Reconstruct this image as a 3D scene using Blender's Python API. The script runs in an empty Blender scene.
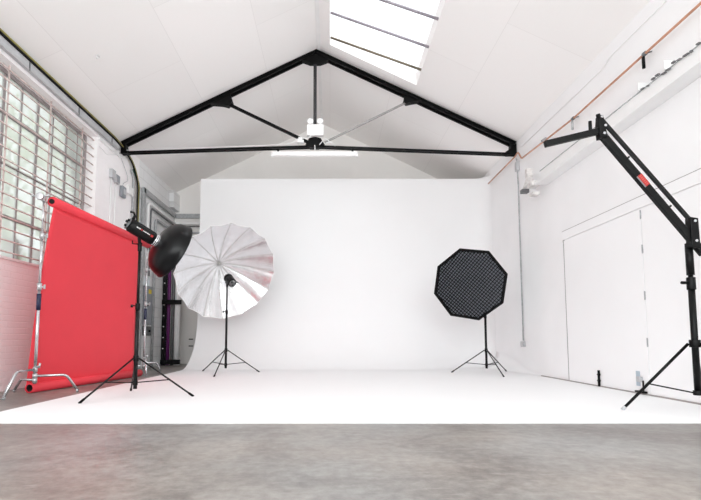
import bpy, bmesh, math, random
from mathutils import Vector, Matrix
random.seed(7)
S = bpy.context.scene
C = S.collection
PI = math.pi

# ------------------------------------------------------------------ camera
cam_d = bpy.data.cameras.new('camera'); cam = bpy.data.objects.new('camera', cam_d); C.objects.link(cam)
cam.location = (0, 0, 0.65)
cam.rotation_euler = (PI/2 + math.atan(37/460), 0, 0)
cam_d.sensor_fit = 'HORIZONTAL'; cam_d.sensor_width = 36; cam_d.lens = 36*460/701
cam_d.shift_x = 20.5/701; cam_d.shift_y = 51/701
cam_d.clip_start = 0.05; cam_d.clip_end = 200
S.camera = cam

# ------------------------------------------------------------------ world, lights, exposure
W = bpy.data.worlds.new('sky'); S.world = W; W.use_nodes = True
bg = W.node_tree.nodes['Background']
bg.inputs[0].default_value = (0.93, 0.96, 1.0, 1); bg.inputs[1].default_value = 1.6
S.cycles.diffuse_bounces = 14; S.cycles.max_bounces = 18   # a white room: let the light bounce
S.view_settings.view_transform = 'Standard'; S.view_settings.look = 'None'
S.view_settings.exposure = -0.05; S.view_settings.gamma = 1; S.view_settings.use_curve_mapping = False

RIDGE_X, RIDGE_Z, K = -0.22, 6.28, 0.4925
XL, XR, YB, YF = -4.02, 3.58, 11.7, -2.5
def zc(x): return RIDGE_Z - K*abs(x - RIDGE_X)

def skylight_lamp(name, xc, yc, sx, sy, power):
    # daylight falling through a rooflight: an area lamp lying in the opening, above its glass
    d = bpy.data.lights.new(name, 'AREA'); d.shape = 'RECTANGLE'; d.size = sx; d.size_y = sy
    d.energy = power; d.color = (0.96, 0.98, 1.0)
    o = bpy.data.objects.new(name, d); C.objects.link(o)
    o.location = (xc, yc, zc(xc) + 0.32)
    a = math.atan(K)
    o.rotation_euler = (0, a if xc > RIDGE_X else -a, 0)
    return o
skylight_lamp('daylight_rooflight_front', 0.81, 6.62, 1.75, 3.35, 40)

# unseen fill lamp added behind the camera, standing in for open-end daylight
_d = bpy.data.lights.new('added_fill_open_end', 'AREA'); _d.shape = 'RECTANGLE'; _d.size = 7.0; _d.size_y = 3.2; _d.energy = 390; _d.color = (0.955, 1.0, 0.99)
_o = bpy.data.objects.new('added_fill_open_end', _d); C.objects.link(_o); _o.location = (-0.2, -2.35, 2.7); _o.rotation_euler = (PI/2 + 0.30, 0, 0)

# ------------------------------------------------------------------ helpers
def lin(c):
    c = c/255.0
    return c/12.92 if c <= 0.04045 else ((c+0.055)/1.055)**2.4
def rgb(r, g, b): return (lin(r), lin(g), lin(b), 1)

def mat(name, col, rough=0.6, metal=0.0, var=0.0, vscale=8.0, bump=0.0, bscale=60.0, coat=0.0, spec=None, stretch=None):
    """procedural surface: base colour with a slow noise variation and a fine noise bump"""
    m = bpy.data.materials.new(name); m.use_nodes = True
    nt = m.node_tree; N = nt.nodes; L = nt.links
    b = N['Principled BSDF']
    b.inputs['Base Color'].default_value = col
    b.inputs['Roughness'].default_value = rough
    b.inputs['Metallic'].default_value = metal
    if spec is not None: b.inputs['Specular IOR Level'].default_value = spec
    if coat: b.inputs['Coat Weight'].default_value = coat
    tc = N.new('ShaderNodeTexCoord'); src = tc.outputs['Object']
    if stretch:
        mp = N.new('ShaderNodeMapping'); mp.inputs['Scale'].default_value = stretch
        L.new(src, mp.inputs['Vector']); src = mp.outputs['Vector']
    n = N.new('ShaderNodeTexNoise'); n.inputs['Scale'].default_value = vscale; n.inputs['Detail'].default_value = 4
    L.new(src, n.inputs['Vector'])
    r = N.new('ShaderNodeValToRGB')
    r.color_ramp.elements[0].position = 0.3; r.color_ramp.elements[1].position = 0.7
    r.color_ramp.elements[0].color = tuple(c*(1-var) for c in col[:3])+(1,)
    r.color_ramp.elements[1].color = tuple(min(1, c*(1+var*0.5)) for c in col[:3])+(1,)
    L.new(n.outputs['Fac'], r.inputs['Fac']); L.new(r.outputs['Color'], b.inputs['Base Color'])
    if bump:
        n2 = N.new('ShaderNodeTexNoise'); n2.inputs['Scale'].default_value = bscale; n2.inputs['Detail'].default_value = 3
        L.new(src, n2.inputs['Vector'])
        bp = N.new('ShaderNodeBump'); bp.inputs['Strength'].default_value = bump; bp.inputs['Distance'].default_value = 0.01
        L.new(n2.outputs['Fac'], bp.inputs['Height']); L.new(bp.outputs['Normal'], b.inputs['Normal'])
    return m

def brick_mat(name, col, joint, bw, bh, strength, axes='YZ', dist=0.01, mortar=0.006):
    m = bpy.data.materials.new(name); m.use_nodes = True
    nt = m.node_tree; N = nt.nodes; L = nt.links; b = N['Principled BSDF']
    b.inputs['Roughness'].default_value = 0.55
    tc = N.new('ShaderNodeTexCoord'); sp = N.new('ShaderNodeSeparateXYZ'); cb = N.new('ShaderNodeCombineXYZ')
    L.new(tc.outputs['Object'], sp.inputs[0])
    L.new(sp.outputs[axes[0]], cb.inputs[0]); L.new(sp.outputs[axes[1]], cb.inputs[1])
    t = N.new('ShaderNodeTexBrick')
    t.inputs['Scale'].default_value = 1.0; t.inputs['Brick Width'].default_value = bw; t.inputs['Row Height'].default_value = bh
    t.inputs['Mortar Size'].default_value = mortar; t.inputs['Mortar Smooth'].default_value = 0.6; t.inputs['Bias'].default_value = 0
    t.inputs['Color1'].default_value = col; t.inputs['Color2'].default_value = tuple(c*0.97 for c in col[:3])+(1,)
    t.inputs['Mortar'].default_value = joint
    L.new(cb.outputs[0], t.inputs['Vector'])
    L.new(t.outputs['Color'], b.inputs['Base Color'])
    n = N.new('ShaderNodeTexNoise'); n.inputs['Scale'].default_value = 25; L.new(tc.outputs['Object'], n.inputs['Vector'])
    ma = N.new('ShaderNodeMath'); ma.operation = 'MULTIPLY_ADD'; ma.inputs[1].default_value = -1.0
    mb = N.new('ShaderNodeMath'); mb.operation = 'MULTIPLY'; mb.inputs[1].default_value = 0.5
    L.new(n.outputs['Fac'], mb.inputs[0])
    L.new(t.outputs['Fac'], ma.inputs[0]); L.new(mb.outputs[0], ma.inputs[2])
    bp = N.new('ShaderNodeBump'); bp.inputs['Strength'].default_value = strength; bp.inputs['Distance'].default_value = dist
    L.new(ma.outputs[0], bp.inputs['Height']); L.new(bp.outputs['Normal'], b.inputs['Normal'])
    return m

def ceiling_mat():
    m = brick_mat('ceiling_panels', rgb(250, 248, 247), rgb(238, 236, 235), 2.4, 1.22, 0.25, axes='YX', dist=0.004, mortar=0.006)
    return m

def concrete_mat():
    m = bpy.data.materials.new('polished_concrete'); m.use_nodes = True
    nt = m.node_tree; N = nt.nodes; L = nt.links; b = N['Principled BSDF']
    tc = N.new('ShaderNodeTexCoord')
    n1 = N.new('ShaderNodeTexNoise'); n1.inputs['Scale'].default_value = 1.1; n1.inputs['Detail'].default_value = 8; n1.inputs['Roughness'].default_value = 0.62; n1.inputs['Distortion'].default_value = 0.6
    n2 = N.new('ShaderNodeTexNoise'); n2.inputs['Scale'].default_value = 14.0; n2.inputs['Detail'].default_value = 12; n2.inputs['Roughness'].default_value = 0.7
    L.new(tc.outputs['Object'], n1.inputs['Vector']); L.new(tc.outputs['Object'], n2.inputs['Vector'])
    mx = N.new('ShaderNodeMix'); mx.data_type = 'FLOAT'; mx.inputs[0].default_value = 0.5
    L.new(n1.outputs['Fac'], mx.inputs[2]); L.new(n2.outputs['Fac'], mx.inputs[3])
    r = N.new('ShaderNodeValToRGB'); e = r.color_ramp.elements
    e[0].position = 0.38; e[0].color = rgb(112, 106, 103); e[1].position = 0.62; e[1].color = rgb(162, 158, 154)
    x = e.new(0.49); x.color = rgb(137, 132, 128)
    L.new(mx.outputs[0], r.inputs['Fac']); L.new(r.outputs['Color'], b.inputs['Base Color'])
    # faint brown and blue-grey blotches, and fine pale scratches
    n3 = N.new('ShaderNodeTexNoise'); n3.inputs['Scale'].default_value = 0.8; n3.inputs['Detail'].default_value = 5; L.new(tc.outputs['Object'], n3.inputs['Vector'])
    tr_ = N.new('ShaderNodeValToRGB'); q = tr_.color_ramp.elements; q[0].position = 0.35; q[0].color = (1.0, 0.95, 0.91, 1); q[1].position = 0.65; q[1].color = (0.93, 0.98, 1.02, 1)
    L.new(n3.outputs['Fac'], tr_.inputs['Fac'])
    m1 = N.new('ShaderNodeMix'); m1.data_type = 'RGBA'; m1.blend_type = 'MULTIPLY'; m1.inputs[0].default_value = 1
    L.new(r.outputs['Color'], m1.inputs[6]); L.new(tr_.outputs['Color'], m1.inputs[7])
    mp = N.new('ShaderNodeMapping'); mp.inputs['Rotation'].default_value = (0, 0, 0.5); mp.inputs['Scale'].default_value = (3, 22, 1); L.new(tc.outputs['Object'], mp.inputs['Vector'])
    n4 = N.new('ShaderNodeTexNoise'); n4.inputs['Scale'].default_value = 1.5; n4.inputs['Detail'].default_value = 6; L.new(mp.outputs[0], n4.inputs['Vector'])
    sr = N.new('ShaderNodeMapRange'); sr.inputs['From Min'].default_value = 0.6; sr.inputs['From Max'].default_value = 0.75; sr.inputs['To Max'].default_value = 0.22; L.new(n4.outputs['Fac'], sr.inputs['Value'])
    m2 = N.new('ShaderNodeMix'); m2.data_type = 'RGBA'; L.new(sr.outputs[0], m2.inputs[0]); L.new(m1.outputs[2], m2.inputs[6]); m2.inputs[7].default_value = rgb(205, 202, 198)
    L.new(m2.outputs[2], b.inputs['Base Color'])
    rr = N.new('ShaderNodeMapRange'); rr.inputs['To Min'].default_value = 0.3; rr.inputs['To Max'].default_value = 0.5
    L.new(n2.outputs['Fac'], rr.inputs['Value']); L.new(rr.outputs[0], b.inputs['Roughness'])
    bp = N.new('ShaderNodeBump'); bp.inputs['Strength'].default_value = 0.08; bp.inputs['Distance'].default_value = 0.01
    L.new(n2.outputs['Fac'], bp.inputs['Height']); L.new(bp.outputs['Normal'], b.inputs['Normal'])
    return m

def glass_mat(name, tint, haze):
    m = bpy.data.materials.new(name); m.use_nodes = True
    nt = m.node_tree; N = nt.nodes; L = nt.links; N.remove(N['Principled BSDF'])
    out = N['Material Output']
    t = N.new('ShaderNodeBsdfTransparent'); t.inputs[0].default_value = tint
    g = N.new('ShaderNodeBsdfGlossy'); g.inputs['Roughness'].default_value = 0.05
    d = N.new('ShaderNodeBsdfTranslucent'); d.inputs[0].default_value = (0.96, 0.98, 0.94, 1)
    f = N.new('ShaderNodeLayerWeight'); f.inputs['Blend'].default_value = 0.12
    n = N.new('ShaderNodeTexNoise'); n.inputs['Scale'].default_value = 3
    mr = N.new('ShaderNodeMapRange'); mr.inputs['To Min'].default_value = haze*0.6; mr.inputs['To Max'].default_value = haze*1.4
    L.new(n.outputs['Fac'], mr.inputs['Value'])
    a = N.new('ShaderNodeMixShader'); L.new(mr.outputs[0], a.inputs[0]); L.new(t.outputs[0], a.inputs[1]); L.new(d.outputs[0], a.inputs[2])
    c = N.new('ShaderNodeMixShader'); L.new(f.outputs['Fresnel'], c.inputs[0]); L.new(a.outputs[0], c.inputs[1]); L.new(g.outputs[0], c.inputs[2])
    L.new(c.outputs[0], out.inputs['Surface'])
    return m

M = {}
M['wall'] = mat('white_wall_paint', rgb(243, 243, 244), 0.55, var=0.03, vscale=1.5, bump=0.08, bscale=30)
M['gable'] = mat('grey_white_gable_paint', rgb(246, 244, 242), 0.7, var=0.03, vscale=1.2, bump=0.08, bscale=30)
M['brick'] = brick_mat('painted_brick', rgb(251, 248, 249), rgb(250, 247, 248), 0.225, 0.078, 0.4)
M['block'] = brick_mat('painted_blockwork', rgb(236, 237, 238), rgb(205, 205, 206), 0.45, 0.225, 0.6)
M['rearblock'] = brick_mat('rear_blockwork', rgb(226, 225, 223), rgb(210, 209, 207), 0.45, 0.225, 0.3, axes='XZ')
M['ceiling'] = ceiling_mat()
M['concrete'] = concrete_mat()
M['cyc'] = mat('white_cove_paint', rgb(241, 241, 242), 0.65, var=0.006, vscale=2, spec=0.25)
M['trimwhite'] = mat('white_trim_paint', rgb(240, 240, 240), 0.45, var=0.03, vscale=5)
M['chipped'] = mat('chipped_white_paint', rgb(225, 222, 220), 0.6, var=0.25, vscale=18, bump=0.3, bscale=40)
M['door'] = mat('white_door_paint', rgb(243, 243, 244), 0.4, var=0.01, vscale=2)
M['gapshade'] = mat('painted_gap_shade', rgb(158, 156, 156), 0.7, var=0.05)  # even grey that paints in the shade of the door frame joints
M['black'] = mat('black_steel_paint', rgb(5, 5, 6), 0.5, spec=0.15, var=0.2, vscale=12, bump=0.05, bscale=50)
M['greysteel'] = mat('dull_grey_steel', rgb(100, 100, 102), 0.5, 0.0, var=0.12, vscale=10)
M['darksteel'] = mat('dark_grey_steel', rgb(52, 52, 54), 0.5, spec=0.3, var=0.2, vscale=6)
M['palesteel'] = mat('worn_pale_grey_steel', rgb(142, 140, 138), 0.5, var=0.2, vscale=6)
M['blackplastic'] = mat('black_plastic', rgb(6, 6, 7), 0.45, spec=0.22, var=0.15, vscale=20)
M['blacksheen'] = mat('black_anodised_aluminium', rgb(9, 9, 11), 0.4, 0.0, spec=0.3, var=0.15, vscale=20)
M['dish'] = mat('satin_black_dish_metal', rgb(7, 7, 9), 0.3, 0.0, var=0.12, vscale=9, spec=0.22)
M['chrome'] = mat('chromed_steel', rgb(205, 205, 208), 0.2, 0.9, var=0.06, vscale=20)
M['alu'] = mat('brushed_aluminium', rgb(200, 200, 202), 0.35, 0.75, var=0.08, vscale=20)
M['galv'] = mat('galvanised_steel', rgb(178, 180, 182), 0.5, 0.2, var=0.25, vscale=22, bump=0.05, bscale=40)
M['galvdark'] = mat('dark_galvanised_steel', rgb(108, 110, 112), 0.5, 0.2, var=0.2, vscale=22)
M['red'] = mat('red_backdrop_paper', rgb(226, 62, 74), 0.62, var=0.03, vscale=3, spec=0.35)
M['cardboard'] = mat('dark_cardboard_core', rgb(40, 26, 26), 0.9, var=0.2)
M['silver'] = mat('crinkled_silver_fabric', rgb(246, 247, 249), 0.27, 0.8, var=0.03, vscale=6, bump=0.9, bscale=7)
M['umbback'] = mat('black_umbrella_cover', rgb(30, 30, 32), 0.7, var=0.1)
M['rib'] = mat('grey_umbrella_rib', rgb(176, 174, 170), 0.4, 0.3, var=0.1)
M['fabric'] = mat('black_nylon_fabric', rgb(10, 10, 12), 0.7, spec=0.15, var=0.2, vscale=30, bump=0.15, bscale=120)
M['grid'] = mat('black_nylon_grid', rgb(8, 8, 10), 0.6, spec=0.15, var=0.2, vscale=30)
M['diffuser'] = mat('grey_front_diffuser_cloth', rgb(176, 176, 188), 0.8, var=0.08, vscale=12)
M['copper'] = mat('copper_pipe', rgb(206, 154, 128), 0.4, 0.45, var=0.3, vscale=7)
M['white'] = mat('white_plastic', rgb(238, 238, 238), 0.4, var=0.02)
M['lens'] = mat('frosted_lamp_lens', rgb(250, 250, 250), 0.2, var=0.02, coat=0.3)
M['bluegrey'] = mat('pale_blue_grey_zinc', rgb(176, 190, 202), 0.45, var=0.08)
M['greyplastic'] = mat('grey_plastic_box', rgb(186, 187, 190), 0.5, var=0.08)
M['panel'] = mat('grey_powder_coated_panel', rgb(138, 142, 148), 0.45, var=0.05)
M['paper'] = mat('white_paper_notice', rgb(232, 240, 244), 0.7, var=0.03)
M['yellow'] = mat('yellow_plastic', rgb(214, 190, 50), 0.5, var=0.08)
M['olive'] = mat('yellow_green_cable_sleeve', rgb(150, 140, 78), 0.5, var=0.25, vscale=8)
M['green'] = mat('green_cable_sleeve', rgb(58, 96, 76), 0.5, var=0.2)
M['purple'] = mat('purple_backdrop_paper', rgb(104, 36, 104), 0.6, var=0.08)
M['greypaper'] = mat('pale_grey_backdrop_paper', rgb(248, 248, 249), 0.6, var=0.04)
M['navy'] = mat('dark_blue_plastic_collar', rgb(26, 30, 62), 0.4, var=0.1)
M['redlabel'] = mat('red_label', rgb(176, 36, 34), 0.45, var=0.06)
M['greylabel'] = mat('grey_label', rgb(130, 130, 132), 0.45, var=0.06)
M['frame'] = mat('grey_painted_window_steel', rgb(158, 150, 150), 0.5, var=0.15, vscale=10)
M['bars'] = mat('pinkish_weathered_steel_bars', rgb(214, 196, 192), 0.5, var=0.3, vscale=14)
M['barbox'] = mat('rust_brown_weathered_timber', rgb(128, 106, 98), 0.7, var=0.25, vscale=14)
M['pane'] = glass_mat('hazy_window_glass', (0.97, 0.99, 0.98, 1), 0.48)
M['skyglass'] = glass_mat('rooflight_glass', (1, 1, 1, 1), 0.05)
M['bronze'] = mat('weathered_bronze_bar', rgb(122, 112, 96), 0.5, 0.3, var=0.35, vscale=10)
M['greybar'] = mat('mauve_grey_bar', rgb(150, 144, 152), 0.4, 0.2, var=0.1)
M['bark'] = mat('tree_bark', rgb(110, 96, 80), 0.9, var=0.3, vscale=6)
M['leaf'] = mat('pale_green_leaves', rgb(206, 222, 170), 0.6, var=0.35, vscale=1.2)
M['ground'] = mat('outside_paving', rgb(170, 168, 162), 0.8, var=0.15, vscale=2)
M['skirt'] = mat('grey_floor_seal_strip', rgb(168, 162, 160), 0.7, var=0.1)

class MB:
    """collects shapes in world coordinates, builds ONE mesh object"""
    def __init__(s): s.bm = bmesh.new()
    def box(s, x0, x1, y0, y1, z0, z1):
        vs = [s.bm.verts.new((x, y, z)) for x in (x0, x1) for y in (y0, y1) for z in (z0, z1)]
        for f in ((0,1,3,2),(4,6,7,5),(0,4,5,1),(2,3,7,6),(0,2,6,4),(1,5,7,3)): s.bm.faces.new([vs[i] for i in f])
        return s
    def obox(s, c, ax, ay, az, hx, hy, hz):
        """oriented box: centre, three unit axes, half sizes"""
        c, ax, ay, az = Vector(c), Vector(ax).normalized(), Vector(ay).normalized(), Vector(az).normalized()
        vs = [s.bm.verts.new(c + ax*hx*i + ay*hy*j + az*hz*k) for i in (-1,1) for j in (-1,1) for k in (-1,1)]
        for f in ((0,1,3,2),(4,6,7,5),(0,4,5,1),(2,3,7,6),(0,2,6,4),(1,5,7,3)): s.bm.faces.new([vs[i] for i in f])
        return s
    def bar(s, a, b, w, h, up=(0,0,1)):
        """rectangular bar from a to b; w across, h along 'up'"""
        a, b = Vector(a), Vector(b); d = (b-a); u = Vector(up)
        side = d.cross(u)
        if side.length < 1e-6: side = d.cross(Vector((1,0,0)))
        side.normalize(); u = side.cross(d).normalized()
        return s.obox((a+b)/2, d.normalized(), side, u, d.length/2, w/2, h/2)
    def tube(s, pts, r, n=10, cap=True, radii=None):
        P = [Vector(p) for p in pts]; rings = []; ref = None
        for i, p in enumerate(P):
            if i == 0: t = P[1]-P[0]
            elif i == len(P)-1: t = P[-1]-P[-2]
            else: t = (P[i+1]-p).normalized() + (p-P[i-1]).normalized()
            t.normalize()
            if ref is None:
                ref = t.orthogonal().normalized()
            else:
                ref = (ref - t*ref.dot(t)); 
                ref = ref.normalized() if ref.length > 1e-6 else t.orthogonal().normalized()
            b = t.cross(ref); rr = radii[i] if radii else r
            rings.append([s.bm.verts.new(p + (ref*math.cos(2*PI*k/n) + b*math.sin(2*PI*k/n))*rr) for k in range(n)])
        for a, b in zip(rings, rings[1:]):
            for k in range(n):
                f = s.bm.faces.new((a[k], a[(k+1)%n], b[(k+1)%n], b[k])); f.smooth = True
        if cap:
            s.bm.faces.new(list(reversed(rings[0]))); s.bm.faces.new(rings[-1])
        return s
    def lathe(s, o, d, prof, n=24, smooth=True, cap0=False, cap1=False):
        """prof: list of (t along d, radius)"""
        o, d = Vector(o), Vector(d).normalized(); u = d.orthogonal().normalized(); v = d.cross(u); rings = []
        for t, r in prof:
            rings.append([s.bm.verts.new(o + d*t + (u*math.cos(2*PI*k/n)+v*math.sin(2*PI*k/n))*max(r, 1e-5)) for k in range(n)])
        for a, b in zip(rings, rings[1:]):
            for k in range(n):
                f = s.bm.faces.new((a[k], a[(k+1)%n], b[(k+1)%n], b[k])); f.smooth = smooth
        if cap0: s.bm.faces.new(list(reversed(rings[0])))
        if cap1: s.bm.faces.new(rings[-1])
        return s
    def cyl(s, a, b, r, n=16, r2=None):
        a, b = Vector(a), Vector(b)
        return s.lathe(a, b-a, [(0, r), ((b-a).length, r if r2 is None else r2)], n, True, True, True)
    def ball(s, c, r, sc=(1,1,1)):
        m = Matrix.Translation(Vector(c)) @ Matrix.Diagonal(Vector(sc)).to_4x4()
        g = bmesh.ops.create_uvsphere(s.bm, u_segments=14, v_segments=9, radius=r, matrix=m)
        for v in g['verts']:
            for f in v.link_faces: f.smooth = True
        return s
    def prism(s, pts, ext):
        """planar polygon (list of 3D points) extruded by vector ext"""
        e = Vector(ext); a = [s.bm.verts.new(Vector(p)) for p in pts]; b = [s.bm.verts.new(Vector(p)+e) for p in pts]
        s.bm.faces.new(a); s.bm.faces.new(list(reversed(b))); n = len(pts)
        for i in range(n): s.bm.faces.new((a[i], b[i], b[(i+1)%n], a[(i+1)%n]))
        return s
    def grid(s, rows, closed=False):
        V = [[s.bm.verts.new(Vector(p)) for p in r] for r in rows]
        for a, b in zip(V, V[1:]):
            for i in range(len(a)-1 + (1 if closed else 0)):
                j = (i+1) % len(a)
                f = s.bm.faces.new((a[i], a[j], b[j], b[i])); f.smooth = True
        return s
    def build(s, name, m, parent=None, bevel=0, solid=0, label=None):
        bmesh.ops.recalc_face_normals(s.bm, faces=s.bm.faces)
        off = Vector((0,0,0)); p = parent
        while p is not None: off += p.location; p = p.parent
        for v in s.bm.verts: v.co -= off
        me = bpy.data.meshes.new(name); s.bm.to_mesh(me); s.bm.free()
        me.materials.append(m)
        o = bpy.data.objects.new(name, me); C.objects.link(o); o.parent = parent
        if solid:
            q = o.modifiers.new('thickness', 'SOLIDIFY'); q.thickness = solid; q.offset = 0
        if bevel:
            q = o.modifiers.new('bevel', 'BEVEL'); q.width = bevel; q.segments = 2; q.limit_method = 'ANGLE'; q.angle_limit = 0.9
        if label: o['label'] = label
        return o
    def struct(s, name, m, parent=None, bevel=0):
        o = s.build(name, m, parent, bevel)
        if parent is None: o['kind'] = 'structure'
        return o
def thing(name, label, cat, loc, group=None):
    o = bpy.data.objects.new(name, None); C.objects.link(o); o.location = loc; o.empty_display_size = 0.1
    o['label'] = label; o['category'] = cat
    if group: o['group'] = group
    return o
def tag(o, label, cat, group=None, kind=None):
    o['label'] = label; o['category'] = cat
    if group: o['group'] = group
    if kind: o['kind'] = kind
    return o
def sempty(name, loc):
    o = bpy.data.objects.new(name, None); C.objects.link(o); o.location = loc; o['kind'] = 'structure'; return o
def arc(c, u, v, r, a0, a1, n=8):
    c, u, v = Vector(c), Vector(u), Vector(v)
    return [c + u*r*math.cos(a0+(a1-a0)*i/n) + v*r*math.sin(a0+(a1-a0)*i/n) for i in range(n+1)]
def fillet(pts, r, n=6):
    """round the corners of a polyline"""
    P = [Vector(p) for p in pts]; out = [P[0]]
    for a, b, c in zip(P, P[1:], P[2:]):
        d1 = (a-b); d2 = (c-b); q = min(r, d1.length*0.45, d2.length*0.45)
        p1 = b + d1.normalized()*q; p2 = b + d2.normalized()*q
        for i in range(n+1):
            t = i/n; out.append(p1*(1-t)**2 + b*2*t*(1-t) + p2*t*t)
    out.append(P[-1]); return out

# ================================================================== STRUCTURE
MB().box(XL-0.35, XR+0.3, YF, YB+0.3, -0.2, 0.0).struct('floor', M['concrete'])
MB().box(-40, 30, -30, 50, -0.4, -0.22).struct('ground', M['ground'])

# left wall with the big window opening
WY0, WY1, WZ0, WZ1, XG = 4.3, 7.70, 1.64, 4.12, -4.23
w = MB()
w.box(XL-0.35, XL, YF, WY0, 0, 4.42)
w.box(XL-0.35, XL, WY0, WY1, 0, WZ0)
w.box(XL-0.35, XL, WY0, WY1, WZ1, 4.42)
w.box(XL-0.35, XL, WY1, 9.45, 0, 4.42)
w.struct('wall_left', M['brick'])
MB().box(XL-0.35, XL, 9.45, YB, 0, 4.42).struct('wall_left_rear', M['block'])
MB().box(XL, XL+0.12, 11.25, YB, 3.9, 4.34).struct('wall_left_pier', M['block'])
MB().box(XR-0.004, XR, 6.971, 6.985, 2.12, 2.285).struct('shade_line_7', M['gapshade'])  # grey strip painted in as the shade line at the header's far end
MB().box(XR, XR+0.3, YF, YB, 0, 4.42).struct('wall_right', M['wall'])
# rear gable wall
MB().prism([(XL-0.35, YB, 0), (XR+0.3, YB, 0), (XR+0.3, YB, 4.44), (RIDGE_X, YB, RIDGE_Z+0.1), (XL-0.35, YB, 4.42)], (0, 0.3, 0)).struct('wall_rear', M['gable'])

# sloping ceiling, rooflight openings left out
def slope_piece(mb, x0, x1, y0, y1):
    t = 0.24
    c = [(x0, y0), (x1, y0), (x1, y1), (x0, y1)]
    a = [mb.bm.verts.new((x, y, zc(x))) for x, y in c]; b = [mb.bm.verts.new((x, y, zc(x)+t)) for x, y in c]
    mb.bm.faces.new(a); mb.bm.faces.new(list(reversed(b)))
    for i in range(4): mb.bm.faces.new((a[i], b[i], b[(i+1)%4], a[(i+1)%4]))
def slope_plane(name, X0, X1, holes):
    mb = MB(); holes = sorted(holes); y = YF
    for (hx0, hx1, hy0, hy1) in holes:
        slope_piece(mb, X0, X1, y, hy0)
        slope_piece(mb, X0, hx0, hy0, hy1); slope_piece(mb, hx1, X1, hy0, hy1); y = hy1
    slope_piece(mb, X0, X1, y, YB+0.3)
    mb.struct(name, M['ceiling'])
holes_r = [(0.0, 1.62, 4.9, 8.27)]
holes_l = []
holes_r.sort(key=lambda h: h[2])
slope_plane('ceiling', RIDGE_X, XR+0.35, sorted(holes_r, key=lambda h: h[2]))
slope_plane('ceiling_left', XL-0.4, RIDGE_X, holes_l)
MB().bar((RIDGE_X, YF, RIDGE_Z-0.02), (RIDGE_X, YB, RIDGE_Z-0.02), 0.07, 0.035).struct('trim_1', M['trimwhite'])

# rooflights
def rooflight(name, x0, x1, y0, y1, bars):
    root = sempty(name, ((x0+x1)/2, (y0+y1)/2, zc((x0+x1)/2)))
    up = Vector((K, 0, 1)).normalized() if x0 > RIDGE_X else Vector((-K, 0, 1)).normalized()
    def pt(x, y, h): return Vector((x, y, zc(x))) + up*h
    pm = MB(); h = 0.20
    pm.prism([pt(x0-0.02, y0-0.02, h), pt(x1+0.02, y0-0.02, h), pt(x1+0.02, y1+0.02, h), pt(x0-0.02, y1+0.02, h)], up*0.008)
    pm.build('pane', M['skyglass'], root)
    for y, y2, m in bars:
        MB().tube([pt(x0+0.01, y, 0.012), pt(x1-0.01, y2, 0.012)], 0.021, 8).build('glazing_bar', m, root)
    return root
rooflight('window_2', 0.0, 1.62, 4.9, 8.27, [(8.07, 7.80, M['bronze']), (7.42, 7.16, M['greybar']), (6.75, 6.50, M['greybar']), (6.1, 5.85, M['greybar'])])

# ------------------------------------------------------------------ steel window with security bars
win = sempty('window_1', (XG, (WY0+WY1)/2, WZ0))
f = MB()
f.box(XG-0.02, XG+0.03, WY0, WY1, WZ0, WZ0+0.05); f.box(XG-0.02, XG+0.03, WY0, WY1, WZ1-0.05, WZ1)
f.box(XG-0.02, XG+0.03, WY0, WY0+0.05, WZ0+0.05, WZ1-0.05); f.box(XG-0.02, XG+0.03, WY1-0.05, WY1, WZ0+0.05, WZ1-0.05)
f.build('window_frame', M['frame'], win)
MY = [4.65, 5.01, 5.37, 5.73, 6.07, 6.42, 6.78, 7.14, 7.45]
for i, y in enumerate(MY):
    wd = 0.035 if i % 2 == 1 else 0.016
    MB().box(XG-0.02, XG+0.015, y-wd/2, y+wd/2, WZ0+0.05, WZ1-0.05).build('mullion', M['frame'], win)
for z, t in ((2.22, 0.04), (2.9, 0.016), (3.56, 0.045)):
    MB().box(XG-0.015, XG+0.03, WY0+0.05, WY1-0.05, z-t/2, z+t/2).build('transom', M['frame'], win)
MB().box(XG-0.004, XG+0.004, WY0+0.03, WY1-0.03, WZ0+0.03, WZ1-0.03).build('pane', M['pane'], win)
MB().box(XG+0.03, XL+0.02, WY0, WY1, WZ0-0.02, WZ0+0.012).build('window_sill', M['trimwhite'], win)
grille = thing('window_security_grille', 'pinkish steel security grille of long horizontal bars across the tall side window', 'window grille', (XL-0.06, 6.0, WZ0))
nb = 17
for i in range(nb):
    z = WZ0 + 0.09 + i*(WZ1-WZ0-0.16)/(nb-1)
    MB().tube([(XL-0.055, WY0+0.02, z), (XL-0.055, WY1-0.005, z)], 0.0105, 8).build('bar', M['bars'], grille)
for y in (4.75, 5.62, 6.5, 7.36):
    MB().box(XL-0.078, XL-0.068, y-0.012, y+0.012, WZ0+0.012, WZ1).build('upright', M['bars'], grille)

for y, hh, lb in ((6.17, 0.36, 'weathered timber block standing outside the window sill, nearer the picture edge'), (6.68, 0.30, 'weathered timber block outside the window sill, just left of the chrome stand')):
    tag(MB().box(-4.36, -4.27, y-0.05, y+0.06, 1.64, 1.64+hh).build('timber_block', M['barbox'], None, bevel=0.008), lb, 'timber block')

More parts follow.
